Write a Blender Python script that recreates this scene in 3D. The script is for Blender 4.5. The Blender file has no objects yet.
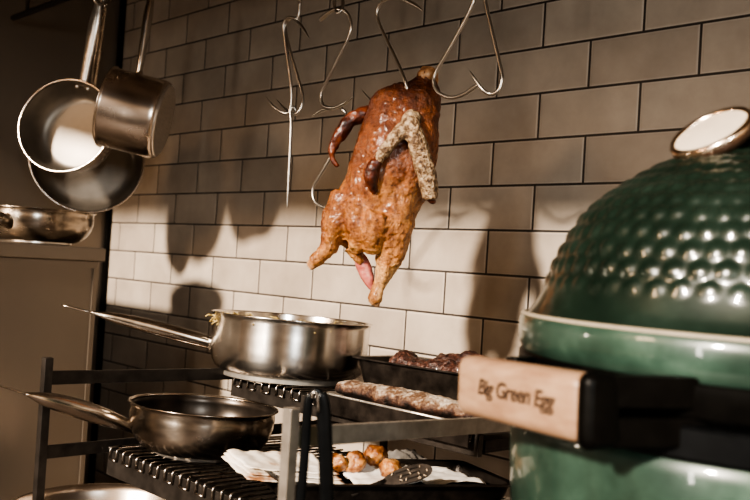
import bpy, bmesh, math, random
from mathutils import Vector, Matrix, noise, Euler
random.seed(7)
PI = math.pi
scene = bpy.context.scene
COL = scene.collection

# ------------------------------------------------------------------ camera
FPX = 821.958
CAM = Vector((1.6138, -1.5299, 1.3063))
YAW, PITCH, ROLL = .7525, .0177, -.06156
RW = Matrix.Rotation(YAW, 3, 'Z') @ Matrix.Rotation(PITCH, 3, 'X') @ Matrix.Rotation(ROLL, 3, 'Y')

def ray(px, py):
    return RW @ Vector(((px - 375) / FPX, 1, (250 - py) / FPX))
def at(px, py, Y):            # point on the measured sight line, in the plane y = Y
    d = ray(px, py)
    return CAM + d * ((Y - CAM.y) / d.y)
def atd(px, py, t):           # same, by distance
    return CAM + ray(px, py) * t

cd = bpy.data.cameras.new('camera')
cam = bpy.data.objects.new('camera', cd)
COL.objects.link(cam)
M3 = RW @ Matrix.Rotation(PI / 2, 3, 'X')
cam.matrix_world = Matrix.Translation(CAM) @ M3.to_4x4()
cd.sensor_width = 36
cd.lens = FPX / 750 * 36
cd.clip_start = .02
cd.dof.use_dof = True
cd.dof.focus_distance = 1.52
cd.dof.aperture_fstop = 4.6
cd.dof.aperture_blades = 0
scene.camera = cam

# ------------------------------------------------------------------ mesh helpers
class MB:
    def __init__(self):
        self.v = []; self.f = []
    def add(self, vs, fs):
        o = len(self.v)
        self.v += [Vector(v) for v in vs]
        self.f += [tuple(i + o for i in f) for f in fs]
        return self
    def box(self, c, s, rot=None):
        c = Vector(c); h = Vector(s) / 2
        vs = []
        for z in (-1, 1):
            for x, y in ((-1, -1), (1, -1), (1, 1), (-1, 1)):
                p = Vector((x * h.x, y * h.y, z * h.z))
                vs.append(c + (rot @ p if rot else p))
        return self.add(vs, [(3, 2, 1, 0), (4, 5, 6, 7), (0, 1, 5, 4), (1, 2, 6, 5), (2, 3, 7, 6), (3, 0, 4, 7)])
    def bar(self, a, b, w, h, up=(0, 0, 1)):    # square bar from a to b
        a = Vector(a); b = Vector(b)
        d = (b - a).normalized(); s = d.cross(Vector(up)).normalized(); u = s.cross(d)
        vs = []
        for p in (a, b):
            for x, y in ((-1, -1), (1, -1), (1, 1), (-1, 1)):
                vs.append(p + s * x * w / 2 + u * y * h / 2)
        return self.add(vs, [(3, 2, 1, 0), (4, 5, 6, 7), (0, 1, 5, 4), (1, 2, 6, 5), (2, 3, 7, 6), (3, 0, 4, 7)])
    def tube(self, pts, rad, seg=10, flat=1.0, side=None, cap=True):
        """sweep of an ellipse; rad number or list; flat scales the second axis."""
        pts = [Vector(p) for p in pts]; n = len(pts)
        if not isinstance(rad, (list, tuple)): rad = [rad] * n
        vs = []; fs = []
        ref = Vector(side) if side else None
        prev = None
        for i, p in enumerate(pts):
            d = (pts[min(i + 1, n - 1)] - pts[max(i - 1, 0)]).normalized()
            if prev is None:
                r0 = ref if ref else (Vector((0, 0, 1)) if abs(d.z) < .9 else Vector((1, 0, 0)))
                a = (r0 - d * r0.dot(d)).normalized()
            else:
                a = (prev - d * prev.dot(d)).normalized()
            prev = a
            b = d.cross(a)
            for k in range(seg):
                t = 2 * PI * k / seg
                vs.append(p + a * math.cos(t) * rad[i] + b * math.sin(t) * rad[i] * flat)
        for i in range(n - 1):
            for k in range(seg):
                k2 = (k + 1) % seg
                fs.append((i * seg + k, i * seg + k2, (i + 1) * seg + k2, (i + 1) * seg + k))
        if cap:
            fs.append(tuple(reversed(range(seg))))
            fs.append(tuple((n - 1) * seg + k for k in range(seg)))
        return self.add(vs, fs)
    def lathe(self, prof, M=None, seg=64, closed=False):
        """prof list of (r, z); spun about z then moved by M."""
        M = M or Matrix.Identity(4)
        vs = []; fs = []; n = len(prof)
        rows = []
        for r, z in prof:
            if r < 1e-6:
                rows.append([len(vs)]); vs.append(M @ Vector((0, 0, z)))
            else:
                rows.append(list(range(len(vs), len(vs) + seg)))
                for k in range(seg):
                    t = 2 * PI * k / seg
                    vs.append(M @ Vector((r * math.cos(t), r * math.sin(t), z)))
        pairs = list(zip(rows[:-1], rows[1:]))
        if closed: pairs.append((rows[-1], rows[0]))
        for A, B in pairs:
            for k in range(seg):
                k2 = (k + 1) % seg
                if len(A) == 1 and len(B) == 1: continue
                if len(A) == 1: fs.append((A[0], B[k2], B[k]))
                elif len(B) == 1: fs.append((A[k], A[k2], B[0]))
                else: fs.append((A[k], A[k2], B[k2], B[k]))
        return self.add(vs, fs)
    def build(self, name, mat, parent=None, smooth=True, bevel=0, auto=None, fix=True):
        me = bpy.data.meshes.new(name)
        me.from_pydata([tuple(v) for v in self.v], [], self.f)
        if fix:
            bm = bmesh.new(); bm.from_mesh(me)
            bmesh.ops.recalc_face_normals(bm, faces=bm.faces)
            bm.to_mesh(me); bm.free()
        me.materials.append(mat)
        if smooth:
            me.polygons.foreach_set('use_smooth', [True] * len(me.polygons))
            if auto is not None: sharp(me, auto)
        o = bpy.data.objects.new(name, me)
        COL.objects.link(o)
        if parent: adopt(o, parent)
        if bevel:
            m = o.modifiers.new('bevel', 'BEVEL'); m.width = bevel; m.segments = 2; m.limit_method = 'ANGLE'
        return o

def sharp(me, ang):
    bm = bmesh.new(); bm.from_mesh(me)
    for e in bm.edges:
        if len(e.link_faces) == 2 and e.calc_face_angle(0) > ang: e.smooth = False
    bm.to_mesh(me); bm.free()

def adopt(o, parent):
    o.parent = parent
    loc = parent.location; mats = Matrix.LocRotScale(loc, parent.rotation_euler, parent.scale)
    p = parent
    while p.parent:
        mats = Matrix.LocRotScale(p.parent.location, p.parent.rotation_euler, p.parent.scale) @ p.matrix_parent_inverse @ mats
        p = p.parent
    o.matrix_parent_inverse = mats.inverted()

def thing(name, label, cat, loc, group=None):
    o = bpy.data.objects.new(name, None); COL.objects.link(o)
    o.location = loc; o.empty_display_size = .05
    o['label'] = label; o['category'] = cat
    if group: o['group'] = group
    return o
def tag(o, label, cat, group=None, kind=None):
    o['label'] = label; o['category'] = cat
    if group: o['group'] = group
    if kind: o['kind'] = kind
    return o
def struct(o):
    o['kind'] = 'structure'; return o

def orient(origin, z, x=None):
    z = Vector(z).normalized()
    x = Vector(x) if x is not None else (Vector((1, 0, 0)) if abs(z.x) < .9 else Vector((0, 1, 0)))
    x = (x - z * x.dot(z)).normalized(); y = z.cross(x)
    M = Matrix((x, y, z)).transposed().to_4x4()
    M.translation = Vector(origin)
    return M

def spline(pts, n=8):
    """Catmull-Rom through the points (any dimension tuples)."""
    P = [tuple(p) for p in pts]; P = [P[0]] + P + [P[-1]]
    out = []
    for i in range(1, len(P) - 2):
        for k in range(n):
            t = k / n
            out.append(tuple(.5 * (2 * b + (c - a) * t + (2 * a - 5 * b + 4 * c - d) * t * t + (3 * b - a - 3 * c + d) * t ** 3)
                             for a, b, c, d in zip(P[i - 1], P[i], P[i + 1], P[i + 2])))
    out.append(P[-2])
    return out

def fuse(mb, voxel, smooth=6, sfac=.5):
    """union of the overlapping closed shapes in mb as one continuous mesh"""
    me = bpy.data.meshes.new('tmp'); me.from_pydata([tuple(v) for v in mb.v], [], mb.f)
    bm = bmesh.new(); bm.from_mesh(me); bmesh.ops.recalc_face_normals(bm, faces=bm.faces); bm.to_mesh(me); bm.free()
    o = bpy.data.objects.new('tmp', me); COL.objects.link(o)
    m = o.modifiers.new('r', 'REMESH'); m.mode = 'VOXEL'; m.voxel_size = voxel
    s = o.modifiers.new('s', 'SMOOTH'); s.factor = sfac; s.iterations = smooth
    dg = bpy.context.evaluated_depsgraph_get()
    out = bpy.data.meshes.new_from_object(o.evaluated_get(dg))
    bpy.data.objects.remove(o)
    return out

def displace(me, fn):
    """move every vertex along its normal by fn(co)"""
    n = [v.normal.copy() for v in me.vertices]
    for v, k in zip(me.vertices, n):
        v.co = v.co + k * fn(v.co)
    me.update()

def link_mesh(name, me, mat, parent=None):
    me.name = name; me.materials.clear(); me.materials.append(mat)
    me.polygons.foreach_set('use_smooth', [True] * len(me.polygons))
    o = bpy.data.objects.new(name, me); COL.objects.link(o)
    if parent: adopt(o, parent)
    return o

def fbm(p, s, oct=4):
    return noise.fractal(Vector(p) * s, 1.0, 2.0, oct)

# ------------------------------------------------------------------ materials
def new_mat(name):
    m = bpy.data.materials.new(name); m.use_nodes = True
    nt = m.node_tree
    return m, nt, nt.nodes['Principled BSDF']
def nd(nt, typ, **kw):
    n = nt.nodes.new(typ)
    for k, v in kw.items():
        if k in n.inputs: n.inputs[k].default_value = v
        else: setattr(n, k, v)
    return n
def ramp(nt, src, stops):
    r = nt.nodes.new('ShaderNodeValToRGB')
    el = r.color_ramp.elements
    while len(el) > len(stops): el.remove(el[-1])
    while len(el) < len(stops): el.new(.5)
    for e, (p, c) in zip(el, stops):
        e.position = p; e.color = (*c, 1) if len(c) == 3 else c
    nt.links.new(src, r.inputs[0])
    return r
def coords(nt, scale=(1, 1, 1), out='Object'):
    t = nt.nodes.new('ShaderNodeTexCoord'); m = nt.nodes.new('ShaderNodeMapping')
    m.inputs['Scale'].default_value = scale
    nt.links.new(t.outputs[out], m.inputs['Vector'])
    return m.outputs['Vector']
def noise_node(nt, vec, scale, detail=4, rough=.55):
    n = nd(nt, 'ShaderNodeTexNoise', Scale=scale, Detail=detail, Roughness=rough)
    nt.links.new(vec, n.inputs['Vector']); return n.outputs['Fac']
def bump(nt, bsdf, h, strength, dist=.002):
    b = nd(nt, 'ShaderNodeBump', Strength=strength, Distance=dist)
    nt.links.new(h, b.inputs['Height']); nt.links.new(b.outputs['Normal'], bsdf.inputs['Normal'])

def plain(name, col, rough=.5, metal=0, var=.25, scale=20, bumpy=0, stretch=(1, 1, 1), spec=.5, coat=0, rvar=.1):
    m, nt, b = new_mat(name)
    v = coords(nt, stretch)
    n = noise_node(nt, v, scale)
    lo = tuple(c * (1 - var) for c in col); hi = tuple(min(1, c * (1 + var)) for c in col)
    r = ramp(nt, n, [(.3, lo), (.7, hi)])
    nt.links.new(r.outputs[0], b.inputs['Base Color'])
    mr = nd(nt, 'ShaderNodeMapRange'); mr.inputs['To Min'].default_value = max(.02, rough - rvar); mr.inputs['To Max'].default_value = min(1, rough + rvar)
    nt.links.new(n, mr.inputs['Value']); nt.links.new(mr.outputs[0], b.inputs['Roughness'])
    b.inputs['Metallic'].default_value = metal
    b.inputs['Specular IOR Level'].default_value = spec
    b.inputs['Coat Weight'].default_value = coat
    if bumpy: bump(nt, b, noise_node(nt, v, scale * 2.5), bumpy)
    return m

def turned(name, col, rough, aniso, var, scale):
    m = plain(name, col, rough, 1, var, scale, 0, (1, 1, 3), rvar=.05)
    nt = m.node_tree; b = nt.nodes['Principled BSDF']
    tn = nt.nodes.new('ShaderNodeTangent'); tn.direction_type = 'RADIAL'; tn.axis = 'Z'
    b.inputs['Anisotropic'].default_value = aniso; b.inputs['Anisotropic Rotation'].default_value = .25
    nt.links.new(tn.outputs[0], b.inputs['Tangent'])
    return m
TURNED = turned('turned_steel', (.68, .64, .59), .25, .75, .12, 14)
TURNED_DK = turned('turned_worn_steel', (.36, .31, .26), .26, .6, .45, 16)
STEEL = plain('brushed_steel', (.64, .59, .53), .30, .9, .12, 30, 0, (1, 1, 9), rvar=.07)
STEEL_DK = plain('worn_steel', (.36, .31, .26), .27, 1, .45, 22, .06, rvar=.12)
STEEL_SHELL = plain('polished_steel', (.58, .50, .43), .26, 1, .1, 12, rvar=.05)
HOOK = plain('hook_steel', (.42, .39, .35), .33, 1, .04, 20, rvar=.03)
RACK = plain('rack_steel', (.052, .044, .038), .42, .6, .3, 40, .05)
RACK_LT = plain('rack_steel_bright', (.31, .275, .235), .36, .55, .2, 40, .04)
WIRE = plain('wire_steel', (.36, .32, .28), .3, 1, .5, 70)
CAB = plain('cabinet_steel', (.22, .185, .15), .42, .7, .06, 3, 0, (1, 1, .4), rvar=.04)
BLACK = plain('black_iron', (.004, .0036, .003), .38, 0, .3, 40, .04, spec=.12)
BLACKPL = plain('black_plastic', (.005, .0055, .006), .3, 0, .2, 30, spec=.2)
TRAYB = plain('baked_tin', (.03, .024, .02), .4, .6, .5, 45, .1)
WIRE_BR = plain('bright_edge_steel', (.75, .70, .63), .3, .8, .1, 70)
HANDLE = plain('handle_steel', (.60, .55, .49), .2, 1, .15, 30)
PAPER = plain('white_paper', (.78, .73, .66), .8, 0, .07, 25, .15)

def mat_tile():
    m, nt, b = new_mat('glazed_brick_tile')
    tc = nt.nodes.new('ShaderNodeTexCoord')
    sp = nt.nodes.new('ShaderNodeSeparateXYZ'); nt.links.new(tc.outputs['Object'], sp.inputs[0])
    ax = nd(nt, 'ShaderNodeMath', operation='ADD'); ax.inputs[1].default_value = -.1838 + 23.0
    nt.links.new(sp.outputs['X'], ax.inputs[0])
    az = nd(nt, 'ShaderNodeMath', operation='ADD'); az.inputs[1].default_value = -1.5 + 2.0
    nt.links.new(sp.outputs['Z'], az.inputs[0])
    cb = nt.nodes.new('ShaderNodeCombineXYZ'); nt.links.new(ax.outputs[0], cb.inputs[0]); nt.links.new(az.outputs[0], cb.inputs[1])
    # slight wobble so joints are not ruler straight
    def brick(ms, sm):
        k = nd(nt, 'ShaderNodeTexBrick'); k.offset = .5; k.offset_frequency = 2; k.squash = 1
        k.inputs['Scale'].default_value = 1; k.inputs['Brick Width'].default_value = .23; k.inputs['Row Height'].default_value = .1
        k.inputs['Mortar Size'].default_value = ms; k.inputs['Mortar Smooth'].default_value = sm; k.inputs['Bias'].default_value = 0
        nt.links.new(cb.outputs[0], k.inputs['Vector']); return k
    k = brick(.0030, .2)
    k.inputs['Color1'].default_value = (.35, .295, .24, 1); k.inputs['Color2'].default_value = (.43, .37, .305, 1)
    k.inputs['Mortar'].default_value = (.022, .015, .011, 1)
    edge = brick(.008, 1.0)
    v = coords(nt)
    n1 = noise_node(nt, v, 7, 5, .6); n2 = noise_node(nt, coords(nt, (1, 1, .25)), 90, 3)
    r1 = ramp(nt, n1, [(.3, (.74, .72, .70)), (.7, (1.12, 1.1, 1.08))])
    mx = nd(nt, 'ShaderNodeMix', data_type='RGBA', blend_type='MULTIPLY'); mx.inputs['Factor'].default_value = .8
    nt.links.new(k.outputs['Color'], mx.inputs[6]); nt.links.new(r1.outputs[0], mx.inputs[7])
    # paler rim of each tile
    rim = nd(nt, 'ShaderNodeMix', data_type='RGBA', blend_type='ADD')
    er = ramp(nt, edge.outputs['Fac'], [(0, (0, 0, 0)), (.35, (.05, .045, .04)), (.75, (.10, .09, .08)), (1, (0, 0, 0))])
    rim.inputs['Factor'].default_value = 1
    nt.links.new(mx.outputs[2], rim.inputs[6]); nt.links.new(er.outputs[0], rim.inputs[7])
    nt.links.new(rim.outputs[2], b.inputs['Base Color'])
    rr = ramp(nt, n1, [(.3, (.38, .38, .38)), (.7, (.6, .6, .6))]); nt.links.new(rr.outputs[0], b.inputs['Roughness'])
    inv = nd(nt, 'ShaderNodeMath', operation='MULTIPLY_ADD'); inv.inputs[1].default_value = -1; inv.inputs[2].default_value = 1
    nt.links.new(edge.outputs['Fac'], inv.inputs[0])
    ad = nd(nt, 'ShaderNodeMath', operation='MULTIPLY_ADD'); ad.inputs[1].default_value = .12
    nt.links.new(n2, ad.inputs[0]); nt.links.new(inv.outputs[0], ad.inputs[2])
    bump(nt, b, ad.outputs[0], .5, .003)
    return m
TILE = mat_tile()
DISC = plain('base_disc_aluminium', (.30, .275, .24), .45, .6, .12, 60)
INSIDE = plain('scoured_pan_inside', (.27, .24, .205), .48, .9, .15, 12)
SEASONED = plain('seasoned_pan_inside', (.045, .036, .029), .3, .75, .5, 16)

def mat_duck():
    m, nt, b = new_mat('roasted_skin')
    v = coords(nt)
    big = noise_node(nt, v, 16, 5, .6); fine = noise_node(nt, v, 170, 5, .7); mid = noise_node(nt, v, 60, 6, .7)
    sp = nt.nodes.new('ShaderNodeSeparateXYZ'); nt.links.new(v, sp.inputs[0])
    # height gradient: dark glaze near the shoulders, straw coloured skin on the legs
    g = nd(nt, 'ShaderNodeMapRange'); g.inputs['From Min'].default_value = -.17; g.inputs['From Max'].default_value = .19
    nt.links.new(sp.outputs['Z'], g.inputs['Value'])
    gx = nd(nt, 'ShaderNodeMath', operation='MULTIPLY_ADD'); gx.inputs[1].default_value = -1.1
    nt.links.new(sp.outputs['X'], gx.inputs[0]); nt.links.new(g.outputs[0], gx.inputs[2])
    a = nd(nt, 'ShaderNodeMath', operation='MULTIPLY_ADD'); a.inputs[1].default_value = 1.5; 
    nt.links.new(big, a.inputs[0]); nt.links.new(gx.outputs[0], a.inputs[2])
    a2 = nd(nt, 'ShaderNodeMath', operation='MULTIPLY_ADD'); a2.inputs[1].default_value = .40
    nt.links.new(mid, a2.inputs[0]); nt.links.new(a.outputs[0], a2.inputs[2])
    s = nd(nt, 'ShaderNodeMath', operation='MULTIPLY'); s.inputs[1].default_value = .405; nt.links.new(a2.outputs[0], s.inputs[0])
    r = ramp(nt, s.outputs[0], [(.20, (.60, .43, .24)), (.34, (.50, .29, .125)), (.46, (.36, .155, .052)), (.60, (.19, .062, .020)), (.78, (.075, .020, .008))])
    f = ramp(nt, fine, [(.32, (.28, .20, .15)), (.45, (.9, .88, .86)), (.60, (1.12, 1.1, 1.08)), (.70, (1.9, 1.85, 1.75))])
    mx = nd(nt, 'ShaderNodeMix', data_type='RGBA', blend_type='MULTIPLY'); mx.inputs['Factor'].default_value = .9
    nt.links.new(r.outputs[0], mx.inputs[6]); nt.links.new(f.outputs[0], mx.inputs[7])
    st = noise_node(nt, coords(nt, (1, 1, .28)), 95, 5, .65)
    sr = ramp(nt, st, [(.34, (.45, .30, .2)), (.48, (1, 1, 1)), (.66, (1.4, 1.38, 1.3))])
    m2 = nd(nt, 'ShaderNodeMix', data_type='RGBA', blend_type='MULTIPLY'); m2.inputs['Factor'].default_value = .8
    nt.links.new(mx.outputs[2], m2.inputs[6]); nt.links.new(sr.outputs[0], m2.inputs[7])
    nt.links.new(m2.outputs[2], b.inputs['Base Color'])
    rr = ramp(nt, mid, [(.35, (.25, .25, .25)), (.7, (.55, .55, .55))]); nt.links.new(rr.outputs[0], b.inputs['Roughness'])
    b.inputs['Specular IOR Level'].default_value = .4
    b.inputs['Subsurface Weight'].default_value = .03; b.inputs['Subsurface Radius'].default_value = (.006, .002, .001)
    b.inputs['Coat Weight'].default_value = .35; b.inputs['Coat Roughness'].default_value = .12
    h = nd(nt, 'ShaderNodeMath', operation='MULTIPLY_ADD'); h.inputs[1].default_value = .6
    nt.links.new(mid, h.inputs[0]); nt.links.new(fine, h.inputs[2])
    bump(nt, b, h.outputs[0], .8, .006)
    cbp = nd(nt, 'ShaderNodeBump', Strength=.3, Distance=.004)
    nt.links.new(mid, cbp.inputs['Height']); nt.links.new(cbp.outputs[0], b.inputs['Coat Normal'])
    return m
DUCK = mat_duck()
def mat_loin():
    m, nt, b = new_mat('salt_crusted_loin'); v = coords(nt)
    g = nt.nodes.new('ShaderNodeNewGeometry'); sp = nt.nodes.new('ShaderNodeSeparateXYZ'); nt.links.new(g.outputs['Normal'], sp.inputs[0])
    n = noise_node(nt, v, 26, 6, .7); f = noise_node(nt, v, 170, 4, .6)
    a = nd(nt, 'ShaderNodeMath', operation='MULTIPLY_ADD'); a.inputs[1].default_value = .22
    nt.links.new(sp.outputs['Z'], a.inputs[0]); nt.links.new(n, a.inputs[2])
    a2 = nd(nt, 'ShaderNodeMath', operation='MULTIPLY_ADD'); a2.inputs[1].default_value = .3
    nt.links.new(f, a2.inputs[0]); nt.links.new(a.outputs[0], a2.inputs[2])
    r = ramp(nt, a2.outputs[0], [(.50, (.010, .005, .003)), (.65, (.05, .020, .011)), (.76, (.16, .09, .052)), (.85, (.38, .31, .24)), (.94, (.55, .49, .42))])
    nt.links.new(r.outputs[0], b.inputs['Base Color']); b.inputs['Roughness'].default_value = .6
    bump(nt, b, f, .9, .004)
    return m
LOIN2 = mat_loin()

def mottled(name, stops, scale=40, rough=.5, bmp=.6, spec=.5, detail=6, dist=.004, coat=0):
    m, nt, b = new_mat(name); v = coords(nt)
    n = noise_node(nt, v, scale, detail, .65)
    r = ramp(nt, n, stops); nt.links.new(r.outputs[0], b.inputs['Base Color'])
    b.inputs['Roughness'].default_value = rough; b.inputs['Specular IOR Level'].default_value = spec
    b.inputs['Coat Weight'].default_value = coat
    if bmp: bump(nt, b, noise_node(nt, v, scale * 1.7, 5), bmp, dist)
    return m
WING = mottled('crusted_wing_skin', [(.34, (.035, .017, .009)), (.45, (.15, .085, .042)), (.55, (.34, .24, .145)), (.66, (.46, .36, .24)), (.76, (.16, .09, .04))], 120, .5, 1.0, dist=.006)
CHAR = mottled('charred_skin', [(.3, (.010, .004, .003)), (.5, (.065, .016, .008)), (.7, (.20, .055, .02))], 50, .35, .6)
PINK = mottled('raw_pink_meat', [(.35, (.30, .06, .05)), (.6, (.46, .16, .13)), (.75, (.62, .36, .28))], 40, .35, .4)
MEAT = mottled('dark_roast_meat', [(.34, (.010, .005, .004)), (.5, (.045, .018, .013)), (.62, (.10, .042, .028)), (.74, (.30, .20, .14))], 85, .45, 1.0, coat=.2)
LOIN = mottled('salt_crusted_loin', [(.28, (.03, .014, .010)), (.42, (.16, .065, .035)), (.52, (.34, .22, .14)), (.66, (.60, .50, .40)), (.8, (.70, .62, .53))], 55, .6, 1.0)
CHICK = mottled('golden_roast_skin', [(.34, (.07, .022, .008)), (.48, (.26, .095, .028)), (.60, (.44, .22, .08)), (.74, (.56, .37, .19))], 60, .36, .8, coat=.3)
STAINED = mottled('stained_paper', [(.40, (.78, .73, .66)), (.56, (.74, .66, .55)), (.64, (.42, .20, .09)), (.8, (.25, .09, .04))], 14, .75, .4)
SCRAP = mottled('pale_scraps', [(.3, (.16, .11, .07)), (.7, (.45, .36, .26))], 90, .7, .3)
CRUST = mottled('browned_crust', [(.3, (.12, .05, .025)), (.55, (.42, .22, .10)), (.75, (.70, .58, .44))], 40, .6, .6)
CLOTH = mottled('grey_cloth', [(.3, (.09, .08, .07)), (.7, (.2, .18, .16))], 12, .85, .3)
HERB = mottled('fried_onion_strands', [(.3, (.16, .10, .03)), (.55, (.42, .31, .12)), (.75, (.62, .52, .30))], 60, .45, .4)

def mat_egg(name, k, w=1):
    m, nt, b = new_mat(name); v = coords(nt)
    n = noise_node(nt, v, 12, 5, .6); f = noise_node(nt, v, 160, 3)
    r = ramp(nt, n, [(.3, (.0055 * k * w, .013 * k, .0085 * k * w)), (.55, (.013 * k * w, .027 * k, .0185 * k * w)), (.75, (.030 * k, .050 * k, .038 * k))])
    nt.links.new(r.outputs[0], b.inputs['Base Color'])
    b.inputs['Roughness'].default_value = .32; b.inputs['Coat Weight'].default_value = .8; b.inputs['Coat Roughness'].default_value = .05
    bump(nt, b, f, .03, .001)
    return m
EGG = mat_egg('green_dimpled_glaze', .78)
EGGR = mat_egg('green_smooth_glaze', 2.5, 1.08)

def mat_wood():
    m, nt, b = new_mat('pale_bamboo'); v = coords(nt, (1, 16, 16))
    n = noise_node(nt, v, 5, 6, .6)
    r = ramp(nt, n, [(.3, (.25, .145, .09)), (.5, (.32, .20, .128)), (.7, (.38, .25, .165))])
    nt.links.new(r.outputs[0], b.inputs['Base Color']); b.inputs['Roughness'].default_value = .42
    bump(nt, b, n, .1, .001)
    return m
WOOD = mat_wood()
CREAM = plain('cream_lip', (.34, .29, .22), .5, 0, .1, 40)  # even cream tone for the thin ring on the dome's lip
BRAND = plain('burnt_lettering', (.035, .018, .01), .7)
GLASSDIAL = plain('dial_face', (.72, .62, .5), .25, 0, .06, 30, coat=1)
DIALRING = plain('dial_ring', (.78, .62, .48), .2, 1, .08, 30)
DIALDK = plain('dial_dark', (.10, .06, .04), .3, .6, .2, 30)
FLOORM = plain('floor_tile', (.10, .075, .06), .5, 0, .2, 6)

# ------------------------------------------------------------------ setting
wb = struct(MB().add([(-1.2, 0, 0), (3.2, 0, 0), (3.2, 0, 2.7), (-1.2, 0, 2.7), (-1.2, .1, 0), (3.2, .1, 0), (3.2, .1, 2.7), (-1.2, .1, 2.7)],
    [(0, 1, 2, 3), (7, 6, 5, 4), (0, 4, 5, 1), (3, 2, 6, 7), (0, 3, 7, 4), (1, 5, 6, 2)]).build('wall_back', TILE, smooth=False))
struct(MB().box((-1.21, -.85, 1.35), (.1, 1.7, 2.7)).build('wall_left', CAB, smooth=False))
struct(MB().box((1.0, -1.25, -.03), (4.6, 2.8, .06)).build('floor', FLOORM, smooth=False))
struct(MB().box((-1.150, -.008, 1.35), (.022, .015, 2.7)).build('trim_1', BLACK, smooth=False))

# extraction hood over the cooking line (above the picture; its lip shades the upper wall)
hood = thing('extraction_hood', 'steel extraction hood hanging above the cooking line', 'hood', (1.0, -.65, 2.45))
MB().box((1.0, -1.3, 2.246), (4.3, .012, .512)).build('front_lip', STEEL_DK, hood, smooth=False)
MB().box((1.0, -.66, 2.495), (4.3, 1.28, .012)).build('canopy', STEEL_DK, hood, smooth=False)

# ------------------------------------------------------------------ cabinet at the left
cab = thing('steel_cabinet', 'brushed steel cabinet with flat top carrying a pan, at the left', 'cabinet', (-.97, -.9, 0))
MB().box((-.77, -1.187, .645), (.76, 1.48, 1.25)).build('body', CAB, cab, smooth=False, bevel=.002)
MB().box((-.765, -1.182, 1.2875), (.775, 1.495, .035)).build('top', CAB, cab, smooth=False, bevel=.003)
MB().box((-.388, -.4555, .64), (.006, .012, 1.22))  .build('edge_strip', CAB, cab, smooth=False)

# ------------------------------------------------------------------ pan builders
def pan(name, label, R, H, prof, center, M, handle, mat, hmat, tip=True, tag_group=None, rivets=True, hflat=.62, hr=.012, seg=72, bd=.006, inner_mat=None):
    """prof: outer profile from base centre to lip, in fractions; M turns local z to the pan's axis."""
    t = thing(name, label, 'pan', center, tag_group)
    th = .0028
    outer = [(r * R, z * H) for r, z in prof]
    inner = [(max(0, r - th) if r > 0 else 0, z + (th if i < len(outer) - 1 else 0)) for i, (r, z) in enumerate(outer)]
    lip = [(outer[-1][0] + .003, outer[-1][1] + .0012), (outer[-1][0] + .002, outer[-1][1] + .003), (outer[-1][0] - th, outer[-1][1] + .002)]
    if inner_mat:
        b = MB().lathe([(0, 0)] + outer + lip + [(inner[-1][0], inner[-1][1] - .001)], M, seg).build('pan_body', mat, t, fix=False)
        MB().lathe([(max(0, lip[-1][0] - .0002), lip[-1][1] - .002)] + list(reversed(inner)) + [(0, th)], M, seg).build('pan_inside', inner_mat, t, fix=False)
    else:
        b = MB().lathe([(0, 0)] + outer + lip + list(reversed(inner)) + [(0, th)], M, seg).build('pan_body', mat, t)
    br = outer[0][0]
    MB().lathe([(0, -bd), (br * .97, -bd), (br * .99, -bd + .002), (br * .99, .001), (0, .001)], M, seg).build('base_disc', DISC if bd > .008 else STEEL, t, auto=.7)
    pts, rad = handle
    dirv = (Vector(pts[-1]) - Vector(pts[0])).normalized()
    up = M.to_3x3() @ Vector((0, 0, 1))
    h = MB().tube(pts, rad, 14, hflat, side=up.cross(dirv))
    h.build('handle', hmat, t)
    if tip:
        # hanging wire loop at the handle's end
        a = Vector(pts[-1]); sd = up.cross(dirv).normalized()
        lp = []
        for k in range(13):
            u = k / 12 * 2 * PI
            lp.append(a + dirv * (.016 - .018 * math.cos(u)) * tip + sd * math.sin(u) * .0055)
        MB().tube(lp, .0014, 6, cap=True).build('hanging_loop', hmat, t)
    return t

def handle_path(a, e, sag, widths, n=18):
    a = Vector(a); e = Vector(e); pts = []; rad = []
    w = spline([(x,) for x in widths], 6)
    for i in range(len(w)):
        u = i / (len(w) - 1)
        pts.append(a.lerp(e, u) + Vector((0, 0, sag * math.sin(u * PI))))
        rad.append(w[i][0])
    return pts, rad

SAUTE = [(.84, 0), (.875, .018), (.92, .07), (.955, .16), (.978, .28), (.988, .45), (.99, .7), (.992, .92), (1.0, 1.0)]
SAUTEUSE = [(.62, 0), (.70, .02), (.80, .10), (.89, .24), (.95, .42), (.985, .62), (.992, .8), (.985, .93), (1.01, 1.0)]

# upper saute pan on the upper shelf
ZU, ZL = 1.066, .956
c = Vector((.326, -.397, ZU + .0115))
M = Matrix.Translation(c)
a = atd(210, 343, 1.69); e = atd(88, 316.5, 1.66)
UP = pan('saute_pan', 'large shiny steel saute pan of fried onions on the upper wire shelf', .164, .112, SAUTE, c, M,
    handle_path(a, e, .0015, [.014, .0150, .0158, .0152, .0135, .010, .003]), TURNED, HANDLE, tip=1.7, hflat=.95, bd=.011)
MB().tube([a + Vector((.012, .008, 0)), a + (e - a) * .045], [.017, .0135], 14, .8).build('handle_collar', HANDLE, UP)
# paler sandwich base is part of this pan

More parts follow.
